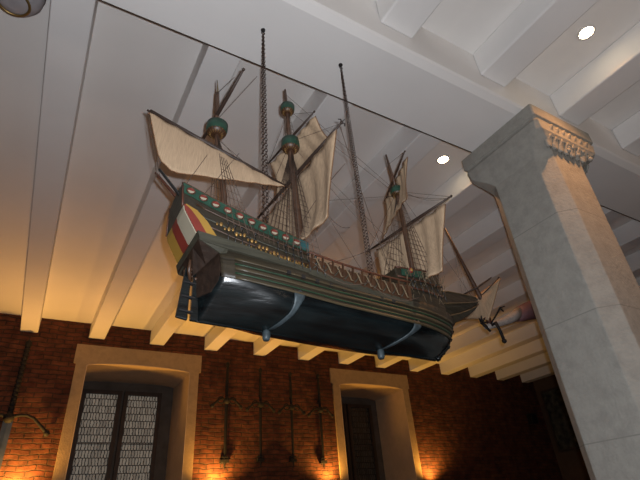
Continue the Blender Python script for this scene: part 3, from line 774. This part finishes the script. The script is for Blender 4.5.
# ------------------------------------------------------------------ two-handed swords on the brick wall
def sword(name, x, ztop, zguard, ztip, span, r, label, group=None, big=False):
    y = WY-.045
    o = empty(name, (x, y, zguard)); tag(o, label, 'sword', group)
    b = MB()
    if big:
        n = 16
        for i in range(n): b.ball((0, 0, lerp(.05, ztop-zguard-.03, i/(n-1))), r*1.35, 8, 0, (1, 1, 1.2))
        b.tube([(0, 0, 0), (0, 0, ztop-zguard)], r*.9, 8)
    else:
        b.tube([(0, 0, 0), (0, 0, (ztop-zguard)*.5), (0, 0, ztop-zguard)], [r, r*1.15, r*.7], 8)
    b.build('grip', 'iron', o)
    b = MB(); b.ball((0, 0, ztop-zguard), r*1.5, 8, 0, (1, 1, 1.4)); b.build('pommel', 'iron', o)
    b = MB()
    for s_ in (-1, 1):
        pts = [(s_*span*t, -.01, (.025*math.sin(PI*min(1, t*1.2)) - .085*t*t*t)*(span/.22)) for t in (0, .2, .4, .6, .8, .93, 1.0)]
        b.tube(pts, [r*1.1, r*.8, r*.7, r*.7, r*.8, r*.9, r*.5], 6); b.ball(pts[-1], r*1.5, 6)
        if not big:
            b.torus((s_*span*.42, -.012, .0), span*.22, r*.4, (1, 0, 0), (0, 0, 1), 12, 5)
    b.ball((0, -.01, .0), r*2.4, 8)
    b.build('crossguard', 'iron', o)
    b = MB(); wd = r*(1.9 if big else 1.15); L = ztip-zguard
    rows = []
    for z, k in ((-.0, 1), (L*.3, .95), (L*.7, .85), (L*.93, .7), (L, .05)):
        rows.append([(-wd*k, 0, z), (0, -.006, z), (wd*k, 0, z), (0, .006, z)])
    b.grid(rows, smooth=False, close=True); b.build('blade', 'steel' if big else 'iron', o)
    b = MB(); zb = L*.88
    b.box((-r*2.6, -.012, zb-.02), (r*2.6, 0.045, zb+.02)); b.box((-r*2.2, -.012, zb+.04), (r*2.2, 0.045, zb+.055)); b.box((-.012, -.004, .13), (.012, .045, .155))
    b.build('mounting_bracket', 'iron', o)
    return o
sword('two_handed_sword', -.235, 2.23, 1.34, -.6, .42, .026, 'big two-handed sword with beaded grip and steel blade, far left on the brick wall', None, True)
G = 'thin two-handed swords hung between the two windows'
sword('two_handed_sword', 2.40, 2.19, 1.665, .75, .215, .022, 'leftmost of four thin dark swords on the brick wall, beside the large window', G)
sword('two_handed_sword', 2.935, 2.15, 1.635, .77, .215, .020, 'second from left of four thin dark swords between the windows', G)
sword('two_handed_sword', 3.455, 2.13, 1.615, .765, .215, .020, 'third from left of four thin dark swords between the windows', G)
sword('two_handed_sword', 3.97, 2.14, 1.595, .735, .215, .020, 'rightmost of four thin dark swords, beside the dim right window', G)

# ------------------------------------------------------------------ right-hand wall: framed tapestry and small box
t = empty('framed_tapestry', (XR-.02, 5.75, 1.0)); tag(t, 'dark framed tapestry on the far right wall, mostly hidden by the pillar', 'tapestry')
MB().box((-.012, -.72, 0), (-.002, .82, 1.15)).build('woven_panel', 'picture', t)
b = MB()
for a_, c_ in (((-.03, -.76, -.04), (.018, -.72, 1.19)), ((-.03, .82, -.04), (.018, .86, 1.19)), ((-.03, -.72, -.04), (.018, .82, 0)), ((-.03, -.72, 1.15), (.018, .82, 1.19))): b.box(a_, c_)
b.build('picture_frame', 'darkwood', t)
t = empty('wall_box', (9.15, WY, 1.62)); tag(t, 'small black box mounted high on the wall in the dark right corner', 'box')
MB().box((-.09, -.12, -.10), (.09, -.001, .10)).build('housing', 'black', t, bevel=.01)
MB().lathe([(.045, -.13), (.045, -.122), (.02, -.121)], n=16, axis='y').build('grille', 'iron', t)

# ------------------------------------------------------------------ grey hanging bowl at the picture's upper left
hl = empty('hanging_bowl_lamp', (-.515, 1.86, 2.43)); tag(hl, 'dull grey rounded hanging bowl with a thin brass rim at the upper left corner', 'lamp')
MB().lathe([(.012, -.10), (.05, -.095), (.095, -.065), (.118, -.02), (.122, .03), (.112, .035)], n=28).build('bowl', 'lampgrey', hl)
MB().torus((0, 0, -.088), .072, .007, (1, 0, 0), (0, 1, 0), 24, 6).build('brass_rim', 'brass', hl)
MB().tube([(0, 0, -.09), (0, 0, SL-2.43)], .008, 8).build('stem', 'brass', hl)

# ------------------------------------------------------------------ lights
def light(name, kind, loc, energy, col, **k):
    l = bpy.data.lights.new(name, kind); l.energy = energy; l.color = col
    o = bpy.data.objects.new(name, l); COL.objects.link(o); o.location = loc
    rot = k.pop('aim', None)
    for a, v in k.items(): setattr(l, a, v)
    if rot: o.rotation_euler = (Vector(rot)-Vector(loc)).to_track_quat('-Z', 'Y').to_euler()
    return o
# camera flash, up and to the right of the lens
light('flash', 'POINT', (.022, -.022, .030), 128, (.90, .94, 1.0), shadow_soft_size=.008)
# uplights at the foot of the brick wall: one lens grazes the bricks, the other washes the ceiling
for x, e in ((-.02, 1.2), (2.27, 1), (4.05, .7), (6.08, .8)):
    light('wall_uplight', 'SPOT', (x, WY-.14, .53), 60*e, (1.0, .50, .09), aim=(x, WY-.03, 1.2), spot_size=math.radians(150), spot_blend=.9, shadow_soft_size=.05)
    light('ceiling_wash', 'SPOT', (x, WY-.18, .50), (8 if x > 5 else 26 if x > 3 else 42)*e, (1.0, .42, .14), aim=(x, WY-1.5, 2.6), spot_size=math.radians(95), spot_blend=1., shadow_soft_size=.10)
# fill spots added behind the camera to brighten the ceiling; no fixture known there
for x in (-1.5, 1.5, 4.5):
    light('rear_fill', 'SPOT', (x, YB+.3, .3), 70, (1.0, .78, .60), aim=(x, YB+1.6, 2.6), spot_size=math.radians(130), spot_blend=1., shadow_soft_size=.12)
# the two recessed lamps that the photo shows
for y, e in ((2.015, 20), (.662, 60)):
    light('spot_lamp', 'SPOT', (2.595, y, SL-.02), e, (1.0, .44, .15), aim=(2.595, y, 0), spot_size=math.radians(115), spot_blend=.8, shadow_soft_size=.03)
wd = bpy.data.worlds.new('world'); C.world = wd; wd.use_nodes = True
wd.node_tree.nodes['Background'].inputs[0].default_value = (.02, .02, .03, 1)

# ------------------------------------------------------------------ camera
cam = bpy.data.cameras.new('camera'); co = bpy.data.objects.new('camera', cam); COL.objects.link(co)
yaw, pitch, roll = .5647, .5515, -.0848
F = Vector((math.sin(yaw)*math.cos(pitch), math.cos(yaw)*math.cos(pitch), math.sin(pitch)))
Rt = Vector((math.cos(yaw), -math.sin(yaw), 0)); Up = Rt.cross(F)
R2 = Rt*math.cos(roll)+Up*math.sin(roll); U2 = -Rt*math.sin(roll)+Up*math.cos(roll)
mw = Matrix((R2, U2, -F)).transposed().to_4x4()
co.matrix_world = mw
cam.sensor_width = 36; cam.lens = 465.2/640*36; cam.clip_start = .02
C.camera = co
C.view_settings.view_transform = 'Standard'; C.view_settings.look = 'None'; C.view_settings.gamma = 1; C.view_settings.use_curve_mapping = False
C.view_settings.exposure = .25
